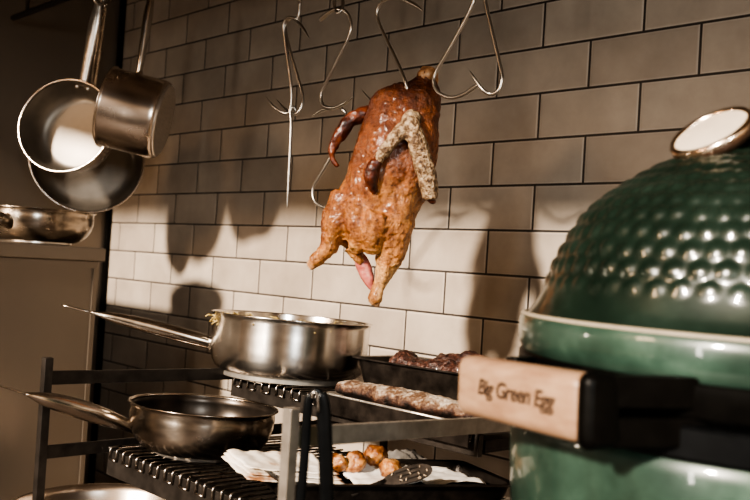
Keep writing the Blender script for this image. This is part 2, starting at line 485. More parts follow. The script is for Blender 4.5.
# onions in it
on = MB()
for i in range(420):
    ang = random.uniform(0, 2 * PI); r = .15 * math.sqrt(random.random())
    p = c + Vector((r * math.cos(ang), r * math.sin(ang), .088 + random.uniform(-.004, .012)))
    d = Vector((random.uniform(-1, 1), random.uniform(-1, 1), random.uniform(-.3, .5))) * .02
    on.tube([p, p + d * .5 + Vector((0, 0, random.uniform(0, .006))), p + d], .0016, 5)
for i in range(150):       # strands heaped at the handle side, poking over the rim
    q = atd(random.gauss(228, 8), random.gauss(320, 1.8), 1.65 + random.uniform(-.03, .04))
    d = Vector((random.uniform(-1, 1), random.uniform(-1, 1), random.uniform(-.2, .8))) * .011
    on.tube([q - d, q + Vector((0, 0, .003)), q + d], .0014, 5)
for i in range(16):
    ang = random.uniform(-2.6, .3)
    q = c + Vector((.152 * math.cos(ang), .152 * math.sin(ang), .104)); d = Vector((random.uniform(-1, 1), random.uniform(-1, 1), random.uniform(.3, 1.2))) * .010
    on.tube([q - d, q + d * .3, q + d], .0016, 5)
on.lathe([(0, .086), (.155, .086), (.155, .08), (0, .08)], M, 48)
tag(on.build('fried_onions', HERB), 'golden fried onion strands filling the large upper saute pan', 'onions', kind='stuff')

# lower pan on the lower shelf
c = Vector((.392, -.652, ZL + .0075))
M = Matrix.Translation(c)
a = atd(137, 428, 1.46); e = atd(20, 401, 1.30)
LP = pan('sauteuse_pan', 'worn round-sided steel pan, empty, on the lower wire shelf', .129, .079, SAUTEUSE, c, M,
    handle_path(a, e, .003, [.010, .0130, .0160, .0172, .0160, .012, .003]), TURNED_DK, HANDLE, tip=1.7, hflat=.95, inner_mat=SEASONED)
MB().tube([a + Vector((.010, .008, 0)), a + (e - a) * .05], [.014, .0105], 14, .8).build('handle_collar', STEEL_DK, LP)

# pan on top of the cabinet
c = Vector((-.965, -.36, 1.305 + .0075))
c = Vector((-.548, -.545, 1.3125))
M = Matrix.Translation(c)
a = c + Vector((.085, -.125, .05)); e = c + Vector((.17, -.32, .075))
CP = pan('shallow_pan', 'dark shallow steel pan standing on the cabinet', .144, .082, SAUTEUSE, c, M,
    handle_path(a, e, .003, [.014, .012, .0125, .0135, .012, .009, .005]), TURNED_DK, STEEL_DK, tip=1)
MB().tube([a - (e - a) * .1, a + (e - a) * .1], [.022, .013], 14, .8).build('handle_collar', STEEL_DK, CP)

# hanging pans ------------------------------------------------------
RAILY, RAILZ = -.42, 2.035
rail = thing('hanging_rail', 'steel bar with brackets running above the pans and hooks', 'rail', (.4, RAILY, RAILZ))
MB().tube([(-1.1, RAILY, RAILZ), (1.9, RAILY, RAILZ)], .009, 12).build('bar', RACK, rail)
for x in (-1.0, .35, 1.8):
    MB().tube([(x, RAILY, RAILZ), (x, RAILY, 2.49)], .006, 8).build('bracket', RACK, rail)

WIDE = [(.70, 0), (.78, .03), (.86, .12), (.915, .3), (.955, .6), (.985, .9), (1.0, 1.0)]
# back one: big pan turned with opening to the room
def hang(name, label, px, py, Y, R, H, prof, axis, handle_top, widths, mat, hmat, seg=72):
    inside = INSIDE
    rim = at(px, py, Y)
    ax = Vector(axis).normalized()
    c = rim - ax * H
    M = orient(c, ax)
    up = (handle_top - rim); up = (up - ax * up.dot(ax)).normalized()
    a = rim - ax * H * .25 + up * R * .95
    t = pan(name, label, R, H, prof, c, M, handle_path(a, handle_top, 0, widths), mat, hmat, tip=0, hflat=.55, seg=seg, inner_mat=inside)
    # rivets inside
    for s in (-1, 1):
        sd = ax.cross(up)
        q = rim - ax * H * .28 + up * (R * .90) + sd * s * .016
        MB().lathe([(0, .003), (.0035, .0025), (.005, 0), (.005, -.004)], orient(q, -up), 12).build('rivet', STEEL, t)
    # eye at the handle end hooked over the rail
    lp = [handle_top + Vector((0, math.sin(u) * .014, .013 - math.cos(u) * .014)) for u in [k / 14 * 2 * PI for k in range(15)]]
    MB().tube(lp, .0035, 8).build('hanging_eye', hmat, t)
    return t

top1 = at(99, 9, -.42); top1.z = RAILZ - .016
hang('frying_pan', 'big steel frying pan hanging rearmost at the cabinet, mostly behind the round pan', 88, 158, -.36, .160, .055, WIDE,
     (.93, -.36, .10), at(105, 4, -.42), [.008, .008, .0085, .009, .009, .008, .006], STEEL_SHELL, STEEL_DK)
hang('deep_frying_pan', 'round deep steel pan hanging with its hollow inside turned to the room', 65, 125, -.49, .131, .090, WIDE,
     (.50, -.66, .13), at(98.5, 4, -.435), [.012, .0125, .0135, .015, .017, .016, .010], STEEL_SHELL, STEEL)
# saucepan seen from the side
ax = -(RW @ Vector((.985, .06, -.25))).normalized()         # towards its opening
ctr = at(109, 107, -.475)
SAUCE = [(.93, 0), (.97, .012), (.99, .05), (1.0, .12), (1.0, .5), (1.0, .96), (1.012, 1.0)]
Hs, Rs = .139, .102
M = orient(ctr - ax * Hs, ax)
htop = at(151, -2, -.40)
up = (htop - ctr); up = (up - ax * up.dot(ax)).normalized()
a = ctr - ax * Hs * .36 + up * Rs * .97
e = htop
SP = pan('saucepan', 'deep steel saucepan hanging sideways with its base turned to the right', Rs, Hs, SAUCE, ctr - ax * Hs, M,
    handle_path(a, e, 0, [.010, .0125, .014, .016, .017, .016, .012]), STEEL_SHELL, HANDLE, tip=0, hflat=.7)
MB().tube([a - (e - a) * .05, a + (e - a) * .06], [.016, .010], 14, .8).build('handle_collar', STEEL_SHELL, SP)
lp = [e + Vector((0, math.sin(u) * .014, .013 - math.cos(u) * .014)) for u in [k / 14 * 2 * PI for k in range(15)]]
MB().tube(lp, .0035, 8).build('hanging_eye', STEEL_DK, SP)

# ------------------------------------------------------------------ rack
rk = thing('oven_rack', 'dark steel rack frame with flat side rails holding two wire shelves', 'rack', (.58, -.5, 0))
XL, XR, YF, YB = .278, .896, -.888, -.03
w = .0145
MB().bar((XL, YF, 0), (XL, YF, 1.117), w, w, (0, 1, 0)).build('post', RACK, rk, smooth=False, bevel=.001)
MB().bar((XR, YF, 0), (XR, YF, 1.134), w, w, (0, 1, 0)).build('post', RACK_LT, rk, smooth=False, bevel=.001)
MB().bar((XL, YB, 0), (XL, YB, 1.06), w, w, (0, 1, 0)).build('post', RACK, rk, smooth=False, bevel=.001)
MB().bar((XR, YB, 0), (XR, YB, 1.05), w, w, (0, 1, 0)).build('post', RACK, rk, smooth=False, bevel=.001)
MB().bar((XL, YF, 1.083), (XL, YB, 1.052), .006, .023).build('rail', RACK, rk, smooth=False, bevel=.001)
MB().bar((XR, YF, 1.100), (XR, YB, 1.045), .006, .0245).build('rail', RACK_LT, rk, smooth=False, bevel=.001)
MB().bar((XL, YF, .958), (XL, YB, .935), .006, .022).build('rail', RACK, rk, smooth=False, bevel=.001)
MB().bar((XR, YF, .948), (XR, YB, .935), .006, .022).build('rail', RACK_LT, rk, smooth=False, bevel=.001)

pb = atd(468, 446, 1.30)
MB().box((pb.x, pb.y, pb.z), (.006, .006, .026)).build('bracket', RACK_LT, rk, smooth=False)

def wire_shelf(label, yf, zt, drop, bh, YB=YB):
    t = thing('wire_shelf', label, 'shelf', (.58, yf, zt), 'wire shelves of the rack')
    x0, x1 = XL + .004, XR - .004
    wires = MB(); n = 28
    for i in range(n):
        x = x0 + .012 + (x1 - x0 - .024) * i / (n - 1)
        wires.tube([(x, YB - .02, zt), (x, yf + .004, zt), (x, yf + .0005, zt - .001), (x, yf - .001, zt - .004), (x, yf - .001, zt - drop)], .0019, 6)
        if i % 2 == 0 and i < n - 1:
            x2 = x0 + .012 + (x1 - x0 - .024) * (i + 1) / (n - 1)
            wires.tube([(x, yf - .001, zt - drop), (x2, yf - .001, zt - drop)], .0019, 6)
    wires.build('wires', WIRE, t)
    MB().box(((x0 + x1) / 2, yf + .009, zt - .006 - bh / 2), (x1 - x0, .012, bh)).build('front_bar', RACK, t, smooth=False, bevel=.001)
    fr = MB()
    for y in (yf + .10, yf + .22, YB - .03):
        fr.tube([(x0, y, zt - .0042), (x1, y, zt - .0042)], .0028, 8)
    for x in (x0, x1):
        fr.tube([(x, yf + .002, zt - .004), (x, YB - .02, zt - .004)], .0030, 8)
    fr.build('frame', RACK, t)
    return t
def shade(label, yf, zt, YB=YB):  # unseen black plates, added to darken the gaps between the shelf wires
    t = MB().box(((XL + XR) / 2, (yf + YB) / 2 + .012, zt - .034), (XR - XL - .016, YB - yf - .03, .004))
    for x in (XL + .010, XR - .010): t.box((x, (yf + YB) / 2 + .012, zt - .026), (.003, YB - yf - .03, .018))
    tag(t.build('shade_plate', TRAYB, smooth=False), label, 'tray', 'drip plates added under the wire shelves')
shade('black drip plate added right under the upper wire shelf', -.507, ZU)
shade('black drip plate added right under the lower wire shelf', -.769, ZL, -.34)
wire_shelf('upper wire shelf of the rack, under the large saute pan and roasting tin', -.507, ZU, .018, .034)
wire_shelf('lower wire shelf of the rack, under the worn round-sided pan', -.769, ZL, .020, .044, -.32)

# ------------------------------------------------------------------ oven trays and meat
def rect_tray(name, label, corner, ux, uy, L, W, H, mat, lipw=.008, taper=.012):
    """corner = front left on its base; ux, uy horizontal unit axes"""
    ux = Vector(ux).normalized(); uy = Vector(uy).normalized(); z = Vector((0, 0, 1)); corner = Vector(corner)
    def ring(inset, h, r=.018, n=5):
        pts = []
        for cx, cy, a0 in ((L, W, 0), (0, W, 1), (0, 0, 2), (L, 0, 3)):
            sx = -1 if cx else 1; sy = -1 if cy else 1
            for k in range(n + 1):
                an = PI / 2 * (a0 + k / n)
                x = cx + sx * (inset + r) + r * math.cos(an); y = cy + sy * (inset + r) + r * math.sin(an)
                pts.append(corner + ux * x + uy * y + z * h)
        return pts
    th = .0018
    rings = [ring(taper, 0), ring(0, H), ring(-lipw, H), ring(-lipw, H + .003), ring(th, H + th), ring(taper + th, th)]
    n = len(rings[0]); vs = []; fs = []
    for r in rings: vs += r
    for i in range(len(rings) - 1):
        for k in range(n):
            fs.append((i * n + k, i * n + (k + 1) % n, (i + 1) * n + (k + 1) % n, (i + 1) * n + k))
    fs.append(tuple(range(n))); fs.append(tuple((len(rings) - 1) * n + k for k in range(n)))
    o = MB().add(vs, fs).build(name, mat, smooth=False)
    tag(o, label, 'tray')
    return o, corner, ux, uy

def blob(fn_pts, radii, flat, voxel, namp, nscale, seg=14, side=None):
    mb = MB(); mb.tube(fn_pts, radii, seg, flat, side)
    me = fuse(mb, voxel, 3)
    displace(me, lambda p: namp * fbm(p, nscale, 5))
    return me

Xd = Vector((1, 0, 0)); Yd = Vector((0, 1, 0))
# flat sheet under the loin, on the shelf's front edge
sheet, cr, ux, uy = rect_tray('baking_sheet', 'thin flat steel sheet under the salt-crusted loin on the upper shelf', (.566, -.512, ZU + .003), Xd, Yd, .324, .15, .004, RACK_LT, .006, .006)
MB().box((.725, -.5205, ZU - .009), (.32, .0025, .032)).build('front_flange', TRAYB, sheet, smooth=False)
MB().tube([(.563, -.5215, ZU + .0085), (.886, -.5215, ZU + .0085)], .0016, 8).build('rolled_edge', WIRE_BR, sheet)
# loin
lp = [(.572, -.484), (.587, -.484), (.66, -.483), (.73, -.482), (.80, -.483), (.86, -.485), (.888, -.486)]
pts = spline([(x, y, ZU + .0195) for x, y in lp], 5)
rad = [v[0] for v in spline([(.008,), (.0140,), (.0162,), (.0172,), (.0168,), (.014,), (.006,)], 5)]
loin = link_mesh('crusted_loin', blob(pts, rad, 1.75, .0032, .0032, 45, side=(0, 0, 1)), LOIN2)
tag(loin, 'long salt-crusted loin of meat lying on the flat sheet at the shelf edge', 'meat')

# deep roasting tin behind it
tinx = Vector((.99, .10, 0)).normalized(); tiny = Vector((-.10, .99, 0)).normalized()
tc = atd(351, 377, 1.63); tc.z = ZU + .003
tin, cr, ux, uy = rect_tray('roasting_tin', 'deep black roasting tin of dark meat on the upper shelf', (.502, -.384, ZU + .003), tinx, tiny, .33, .19, .060, TRAYB, .009, .014)
def onin(u, v, h): return cr + ux * u + uy * v + Vector((0, 0, h))
for k, (v, r, h, u0, u1, lab) in enumerate(((.055, .028, .048, .05, .30, 'front dark roasted joint lying along the roasting tin'),
                                             (.130, .030, .056, .10, .31, 'rear dark roasted joint standing higher in the roasting tin'))):
    P = [onin(u0 + (u1 - u0) * i / 8, v + .006 * math.sin(i * 2.1 + k), h + .005 * math.sin(i * 1.7 + 2 * k)) for i in range(9)]
    rr = [.016] + [r * (1 + .13 * math.sin(i * 2.4 + k)) for i in range(1, 8)] + [.015]
    o = link_mesh('roasted_joint', blob(P, rr, 1.0, .0035, .007, 48), MEAT)
    tag(o, lab, 'meat', 'roasted joints in the tin')

# lower tray, set askew on the lower shelf
def fl(r, f, z): return Vector((CAM.x - .683 * f + .73 * r, CAM.y + .73 * f + .683 * r, z))
LF = fl(-.105, 1.165, ZL + .004); RF = fl(.245, 1.325, ZL + .004)
tx = (RF - LF).normalized(); ty = Vector((-tx.y, tx.x, 0))
ltray, cr2, ux2, uy2 = rect_tray('baking_tray', 'shallow black baking tray with paper and roast pieces on the lower shelf', LF, tx, ty, (RF - LF).length, .17, .029, TRAYB, .008, .008)
def onl(u, v, h): return cr2 + ux2 * u + uy2 * v + Vector((0, 0, h))
def paper(name, label, poly_uv, amp, seed, mat, h0=.012, n=26, hf=None):
    """a wavy sheet spanning the quad poly_uv (4 corners in tray axes)"""
    a, b, c_, d = [Vector(p) for p in poly_uv]
    vs = []; fs = []
    for j in range(n):
        for i in range(n):
            s, t = i / (n - 1), j / (n - 1)
            p = (a * (1 - s) + b * s) * (1 - t) + (d * (1 - s) + c_ * s) * t
            e = .003 * noise.noise(Vector((s * 6 + seed, t * 6, 1)))
            h = h0 + amp * (noise.noise(Vector((p.x * 45 + seed, p.y * 45, seed))) + .6 * noise.noise(Vector((p.x * 110, p.y * 110, seed * 2)))) + (hf(s, t) if hf else 0)
            vs.append(onl(p.x + e, p.y + e, max(h, .004)))
    for j in range(n - 1):
        for i in range(n - 1):
            k = j * n + i
            fs.append((k, k + 1, k + n + 1, k + n))
    o = MB().add(vs, fs).build(name, mat, fix=False)
    m = o.modifiers.new('thickness', 'SOLIDIFY'); m.thickness = .0012
    tag(o, label, 'paper')
    return o
paper('parchment_sheet', 'crumpled white parchment in the black tray beside the slotted spatula', [(.115, .022), (.355, .035), (.345, .145), (.125, .15)], .005, 3.1, PAPER, .027,
      hf=lambda s, t: .018 * math.exp(-((s - .25) ** 2 + (t - .7) ** 2) * 14))
# folded stack at the left end
for k in range(3):
    paper('grease_paper', ('topmost folded white grease paper at the left end of the black tray', 'browned grease paper in the middle of the folded pile',
                           'lowest browned grease paper under the folded pile')[k],
          [(-.028 - .006 * k, .085 - .018 * k), (.10, .05 - .012 * k), (.09, .15), (-.046 - .004 * k, .17)], .002, 9.3 + 4 * k, STAINED, .034 - .0045 * k,
          hf=lambda s, t: .008 * t * t + .0035 * t * abs(math.sin(s * 14)))
# roast pieces
for k, (px, py, t, r, lab) in enumerate(((352, 466, 1.29, .018, 'rounded golden roast piece second from the black tongs'),
                                         (372, 461, 1.33, .0215, 'tallest golden roast piece in the middle of the black tray'),
                                         (389, 470, 1.27, .016, 'small dark-browned roast piece touching the slotted spatula'),
                                         (333, 469, 1.28, .016, 'golden roast piece partly hidden behind the black tongs'))):
    p = atd(px, py, t); p.z = max(p.z, cr2.z + r * .75 + .030)
    me = fuse(MB().tube([p + Vector((-.014, -.006, -.002)), p + Vector((-.004, 0, .002)), p + Vector((.006, .003, .002)), p + Vector((.015, .006, -.004))], [r * .5, r * .95, r, r * .55], 14, 1.0), .003, 4)
    displace(me, lambda q: .006 * fbm(q, 45, 5))
    o = link_mesh('roast_piece', me, CHICK); tag(o, lab, 'meat', 'roast pieces on the lower tray')
SPAT = plain('spatula_steel', (.12, .10, .085), .4, .6, .35, 60)
# slotted spatula lying on the parchment
sp0 = atd(382, 476, 1.225); sp1 = atd(431, 458.5, 1.255)
sp = thing('slotted_spatula', 'dark slotted spatula with food scraps lying on the white parchment', 'spatula', sp0)
bl = MB(); ax = (sp1 - sp0); L = ax.length; axn = ax.normalized()
nrm = (RW @ Vector((.10, -.55, .83))).normalized(); sd = axn.cross(nrm).normalized()
out = []
for k in range(40):
    u = k / 40 * 2 * PI
    out.append((L * (.5 - .5 * math.cos(u)),   .0155 * math.sin(u) * (1 - .18 * math.cos(u))))
vs = [sp0 + axn * x + sd * y + nrm * h for h in (-.001, .001) for x, y in out]
bl.add(vs, [tuple(range(39, -1, -1)), tuple(range(40, 80))] + [(k, (k + 1) % 40, 40 + (k + 1) % 40, 40 + k) for k in range(40)])
bl.build('blade', SPAT, sp, smooth=False)
slot = MB()
for q in (-1, 0, 1):
    slot.bar(sp0 + axn * L * .3 + sd * q * .008 + nrm * .0012, sp0 + axn * L * .75 + sd * q * .008 + nrm * .0012, .0025, .0006, nrm)
slot.build('slot', RACK, sp, smooth=False)
MB().tube([sp0 + axn * .004, sp0 - axn * .02 + Vector((0, 0, -.001)), sp0 - axn * .05 + Vector((0, 0, -.004))], [.005, .004, .004], 10, .6).build('handle', RACK, sp)
cr_ = MB()
for k in range(12):
    u = random.uniform(.25, .9); v = random.uniform(-.012, .012)
    p = sp0 + axn * L * u + sd * v + nrm * .0022
    cr_.tube([p, p + axn * random.uniform(-.005, .005) + sd * .004], [.0011, .0008], 6)
tag(cr_.build('food_scraps', SCRAP), 'pale food scraps stuck to the slotted spatula', 'scraps', kind='stuff')
# grey cloth behind the tray
cl = MB(); n = 30; vs = []; fs = []
for j in range(n):
    for i in range(n):
        s, t = i / (n - 1), j / (n - 1)
        p = onl(.22 + .13 * s, .176 + .05 * t, -.001)
        h = .040 * math.sin(PI * t) ** .7 * math.sin(PI * s) ** .6 * (1 + .5 * noise.noise(Vector((s * 5, t * 4, 4)))) + .006 * noise.noise(Vector((s * 14, t * 9, 9)))
        vs.append(p + Vector((0, 0, max(h, 0) + .003)))
for j in range(n - 1):
    for i in range(n - 1):
        k = j * n + i; fs.append((k, k + 1, k + n + 1, k + n))
o = cl.add(vs, fs).build('kitchen_cloth', CLOTH, fix=False)
m = o.modifiers.new('thickness', 'SOLIDIFY'); m.thickness = .002
tag(o, 'crumpled grey kitchen cloth behind the black tray on the lower shelf', 'cloth')

# the shelves sag a little towards the wall, and everything on them with them
def lean(names, y, z, deg):
    T = Matrix.Translation((0, y, z)) @ Matrix.Rotation(math.radians(-deg), 4, 'X') @ Matrix.Translation((0, -y, -z))
    for o in list(COL.objects):
        if o.parent is None and o.name in names:
            o.matrix_basis = T @ o.matrix_basis
lean(['wire_shelf', 'shade_plate', 'saute_pan', 'fried_onions', 'baking_sheet', 'crusted_loin', 'roasting_tin', 'roasted_joint', 'roasted_joint.001'], -.507, ZU, 2.6)
lean(['wire_shelf.001', 'shade_plate.001', 'sauteuse_pan', 'baking_tray', 'parchment_sheet', 'grease_paper', 'grease_paper.001', 'grease_paper.002', 'slotted_spatula', 'food_scraps', 'kitchen_cloth']
     + ['roast_piece' + x for x in ('', '.001', '.002', '.003')], -.769, ZL, 3.6)

# ------------------------------------------------------------------ tongs over the rail
tg = thing('kitchen_tongs', 'black handled tongs hung over the rack rail beside the bright post', 'tongs', atd(318, 392, .93))
def tong_path(l, t): return [atd(x, y, t) for x, y in l]
sidev = RW @ Vector((1, 0, 0))
pA = spline([tuple(p) for p in tong_path([(317, 391), (311, 396), (307.5, 410), (305, 450), (300, 505), (294, 560)], .952)], 6)
pB = spline([tuple(p) for p in tong_path([(315, 391), (320, 395), (323.5, 408), (325, 440), (326.5, 480), (327, 520), (328, 570)], .925)], 6)
wA = [.0035] * 6 + [.0055] * (len(pA) - 6); wB = [.0045] * 6 + [.0084] * (len(pB) - 6)
MB().tube(pA, wA, 12, .5, side=sidev).build('arm', BLACKPL, tg)
MB().tube(pB, wB, 12, .5, side=sidev).build('arm', BLACKPL, tg)
pE = spline([tuple(p) for p in tong_path([(312, 398), (313, 393.5), (315.5, 392.5), (317.5, 397), (318.5, 412)], .921)], 6)
MB().tube(pE, .0014, 8).build('spring_clip', WIRE, tg)

# ------------------------------------------------------------------ bowl at the lower left
BC = Vector((.07, -.70, 0))
bx = atd(98, 508, 1.68)
BR = .178
bowl = thing('steel_bowl', 'wide steel bowl below the lower shelf, at the rack\'s left post', 'bowl', (bx.x, bx.y, .68))
zt = bx.z
prof = [(0, zt - .10), (.09, zt - .10), (.13, zt - .085), (.16, zt - .05), (.172, zt - .015), (BR, zt), (BR + .006, zt + .001), (BR + .006, zt - .002), (BR + .002, zt - .0035), (.174, zt - .018), (.162, zt - .053), (.13, zt - .09), (.09, zt - .104), (0, zt - .104)]
MB().lathe(prof, Matrix.Translation((bx.x, bx.y, 0)), 72, closed=False).build('shell', STEEL_SHELL, bowl)
bench = thing('low_bench', 'low steel bench under the wide steel bowl', 'bench', (bx.x, bx.y, 0))
zb = zt - .104
MB().box((bx.x - .02, bx.y, zb - .012), (.34, .42, .024)).build('top', RACK, bench, smooth=False)
for sx in (-.15, .11):
    for sy in (-.18, .18):
        MB().bar((bx.x + sx, bx.y + sy, 0), (bx.x + sx, bx.y + sy, zb - .024), .02, .02, (0, 1, 0)).build('leg', RACK, bench, smooth=False)

# ------------------------------------------------------------------ hooks
HT = 1.512
def hook(label, strands, group='butcher hooks on the rail', dt=None):
    """strands: lists of (px, py, dx toward camera in m, radius scale)"""
    first = strands[0][0]
    o = thing('hanging_hook', label, 'hook', at(first[0], first[1], RAILY), group)
    for i, st in enumerate(strands):
        pts = []; rad = []
        for q in st:
            x, y = q[0], q[1]; off = q[2] if len(q) > 2 else 0; rs = q[3] if len(q) > 3 else 1
            p = at(x, y, RAILY - off)
            pts.append((p.x, p.y, p.z, .0033 * rs))
        sp_ = spline(pts, 8)
        MB().tube([v[:3] for v in sp_], [v[3] for v in sp_], 10).build('wire', HOOK, o)
    return o
def up_to_rail(px, py):    # image point straight above that lands on the rail
    p = at(px, py, RAILY)
    d0 = p.copy(); d0.z = RAILZ + .012
    return d0
def rail_rod(o, px, py, off=0.0):
    p = at(px, py, RAILY - off)
    t = Vector((p.x, RAILY, RAILZ))
    pts = [p, Vector((p.x, RAILY - .0135, RAILZ - .02)), Vector((p.x, RAILY - .0135, RAILZ)), Vector((p.x, RAILY, RAILZ + .0135)), Vector((p.x, RAILY + .0135, RAILZ)), Vector((p.x, RAILY + .012, RAILZ - .012))]
    s_ = spline([tuple(v) for v in pts], 6)
    MB().tube(s_, .0033, 10).build('shank', HOOK, o)

h = hook('short steel hook at the top whose point pokes right, leftmost of the row', [[(300, 3, 0), (299, 14, 0), (297, 21, 0), (300, 24, .004), (304, 30, .006), (309, 38, .008, .25)]])
rail_rod(h, 300, 3)
hook('narrow two-pronged steel hook hanging leftmost, with prongs pointing left', [
    [(296, 19, .002), (290, 17.5, .004), (285, 21, .006), (284, 32, .004), (287, 55, .002), (291, 85, 0), (291, 104, -.002), (288, 113, .0), (281, 112, .006), (273, 106, .010, .8), (266, 97, .012, .25)],
    [(296, 20, -.004), (291, 18, -.004), (286, 24, -.004), (286, 34, -.004), (292, 58, -.006), (300, 85, -.008), (303, 97, -.008), (301, 108, -.004), (296, 114, 0), (290, 113, .0), (284, 108, -.004, .8), (277, 100, -.006, .25)]])
hook('straight steel spike hanging under the two-pronged hook', [
    [(296, 111, -.004, .9), (293, 107, .002), (290.5, 112, .006), (291, 125, .006), (289.5, 160, .006), (288, 190, .006, .8), (287, 208, .006, .25)]])
h = hook('small steel hook curled at the top of the frame, second in the row', [[(334.5, 0, 0), (335, 8, .002), (338, 13, .006), (342, 9, .002), (343, 2, -.003), (342, -5, -.004, .4)]])
rail_rod(h, 334.5, 0)
hook('curved steel hook with crossed prongs hanging left of the duck', [
    [(320, 20, .004, 1.4), (327, 14, .004, 1.3), (334, 10, .003), (343, 10, .002), (349, 16, 0), (351, 28, 0), (347, 41, 0), (336, 63, 0), (323, 89, 0), (321, 99, 0), (324, 106, .002), (331, 108, .004), (337, 107, .006), (345, 103, .010), (353, 97, .013, .25)],
    [(324, 106, .002), (331, 109, .0), (326, 109, -.002), (319, 112, -.004, .8), (311, 117, -.006, .25)]])
hook('lower steel hook curving behind the duck, hung from the crossed prongs', [
    [(332, 108, -.008, .9), (338, 107, -.002), (344, 111, .0), (346, 118, -.01), (342, 135, -.05), (331, 157, -.06), (319, 177, -.06), (313, 188, -.06), (314, 200, -.06), (321, 206, -.06), (330, 208, -.06), (338, 203, -.06, .3)]])
h = hook('long steel hook that carries the roast duck', [
    [(423, 11, .010, .25), (415, 5, .006), (404, 0, .003), (393, -3, 0), (382, 2, 0), (377, 12, 0), (379, 23, 0), (388, 43, .003), (399, 66, .008), (406, 84, .012), (406, 96, .006), (398, 108, -.01), (382, 108, -.03), (371, 101, -.035, .8), (362, 90, -.035, .25)]])
rail_rod(h, 393, -3)
h = hook('steel hook with a broad left bend, crossing another right of the duck', [
    [(474, -6, 0), (472, 6, 0), (460, 30, 0), (446, 55, 0), (436, 72, 0), (433.5, 82, .002), (438, 92, .004), (450, 97.5, .006), (462, 95, .006), (476, 86, .006), (477, 84, .006, .7)]])
rail_rod(h, 474, -6)
h = hook('steel hook bent right with its point turned up left, rightmost of the row', [
    [(484, -6, -.006), (487, 10, -.006), (494, 40, -.004), (501, 70, -.002), (502, 80, 0), (498, 91, .002), (490, 94, .004), (482, 89, .010), (475, 79, .012, .7), (470, 71, .012, .25)]])
rail_rod(h, 484, -6, -.006)

# ------------------------------------------------------------------ duck
DD = 1.512
S = DD / FPX
DC = atd(385, 185, DD)
DUCKROT = Matrix.Rotation(YAW, 3, 'Z') @ Matrix.Rotation(ROLL, 3, 'Y')
def dk(px, py, w=0):      # duck's own axes: across, up, and w toward the room (all in photo pixels at its distance)
    return Vector(((px - 385) * S, -w * S, (185 - py) * S))
duck = bpy.data.objects.new('roast_duck', None); COL.objects.link(duck)
duck.location = DC; duck.rotation_euler = DUCKROT.to_euler()
tag(duck, 'whole roast duck hanging neck up from a steel hook before the tiles', 'duck')
mb = MB()
sec = [(80, 420, 9, 9, 0), (86, 414, 22, 16, 0), (95, 408, 33, 25, 2), (110, 403.5, 36.5, 31, 4), (130, 399.5, 39, 35, 6), (150, 395.5, 41, 37, 7), (170, 391, 43, 37, 7),
       (190, 384, 44, 36, 6), (205, 377, 44.5, 34, 4), (220, 370, 42, 31, 2), (232, 366, 37, 26, 0), (243, 364, 27, 17, -4), (250, 363, 13, 8, -6)]
ss = spline(sec, 4)
seg = 40; vs = []; fs = []
for (y, cx, hw, hd, w0) in ss:
    for k in range(seg):
        t = 2 * PI * k / seg
        ex = math.copysign(abs(math.cos(t)) ** .9, math.cos(t)); ez = math.copysign(abs(math.sin(t)) ** .9, math.sin(t))
        vs.append(dk(cx + hw * ex, y, w0 + hd * ez))
for i in range(len(ss) - 1):
    for k in range(seg):
        fs.append((i * seg + k, i * seg + (k + 1) % seg, (i + 1) * seg + (k + 1) % seg, (i + 1) * seg + k))
fs.append(tuple(range(seg))); fs.append(tuple((len(ss) - 1) * seg + k for k in range(seg)))
mb.add(vs, fs)
def limb(l, flat=1.0, seg=16):
    sp_ = spline([(*dk(x, y, w), r * S) for x, y, w, r in l], 5)
    mb.tube([v[:3] for v in sp_], [v[3] for v in sp_], seg, flat)
limb([(428, 96, 4, 15), (427, 84, 4, 11), (426.5, 76, 5, 10), (427, 70, 5, 6)])                       # neck stump
limb([(350, 200, 8, 20), (341, 218, 10, 18), (336, 234, 10, 14), (329, 247, 9, 9.5), (321, 256, 8, 6.5), (315, 261.5, 7, 7), (311, 264, 7, 5.5)])      # left leg
limb([(392, 195, 12, 26), (391, 220, 14, 24), (391, 242, 15, 18), (388, 262, 14, 12.5), (382, 279, 12, 8), (378, 291, 11, 6.2), (375, 298, 11, 7.5), (373.5, 303, 11, 4.5)])   # right leg
limb([(362, 205, 24, 14), (358, 226, 22, 14), (357, 240, 19, 12.5), (360, 250, 14, 9)])               # fat at the vent
limb([(377, 214, 28, 16), (372, 236, 26, 15), (373, 252, 20, 9)])
limb([(350, 246, 2, 9), (357, 255, 2, 6), (363, 263, 0, 4)])                                          # tail flap
dme = fuse(mb, .0026, 9, .5)
def dform(p):
    x, y, z = p
    d = .0036 * fbm(p, 34, 5) + .0011 * noise.noise(p * 120) + .0009 * noise.noise(p * 230) + .0014 * (noise.noise(Vector((p.x * 70, p.y * 70, p.z * 18))))
    # vent hollow between the legs
    q = dk(345, 236, 16)
    rr = (p - q).length / S
    if rr < 16: d -= .011 * (1 - rr / 16) ** .8
    # pale round stump is shaped by the neck limb
    # long wrinkles where the skin hangs between wing and leg
    q = dk(401, 190, 44); rr = (Vector(((p.x - q.x) * 1.5, p.y - q.y, (p.z - q.z) * .5))).length / S
    if rr < 18: d -= .006 * (1 - rr / 18)
    return d
displace(dme, dform)
body = link_mesh('body', dme, DUCK)
body.parent = duck
def dpart(name, chains, mat, voxel=.0028, amp=.0022, ns=70, label=None, parent=None):
    global mb
    mb = MB()
    for c_ in chains: limb(c_)
    me = fuse(mb, voxel, 4)
    displace(me, lambda p: amp * fbm(p, ns, 4))
    o = link_mesh(name, me, mat); o.parent = parent or duck
    if label: o['label'] = label
    return o
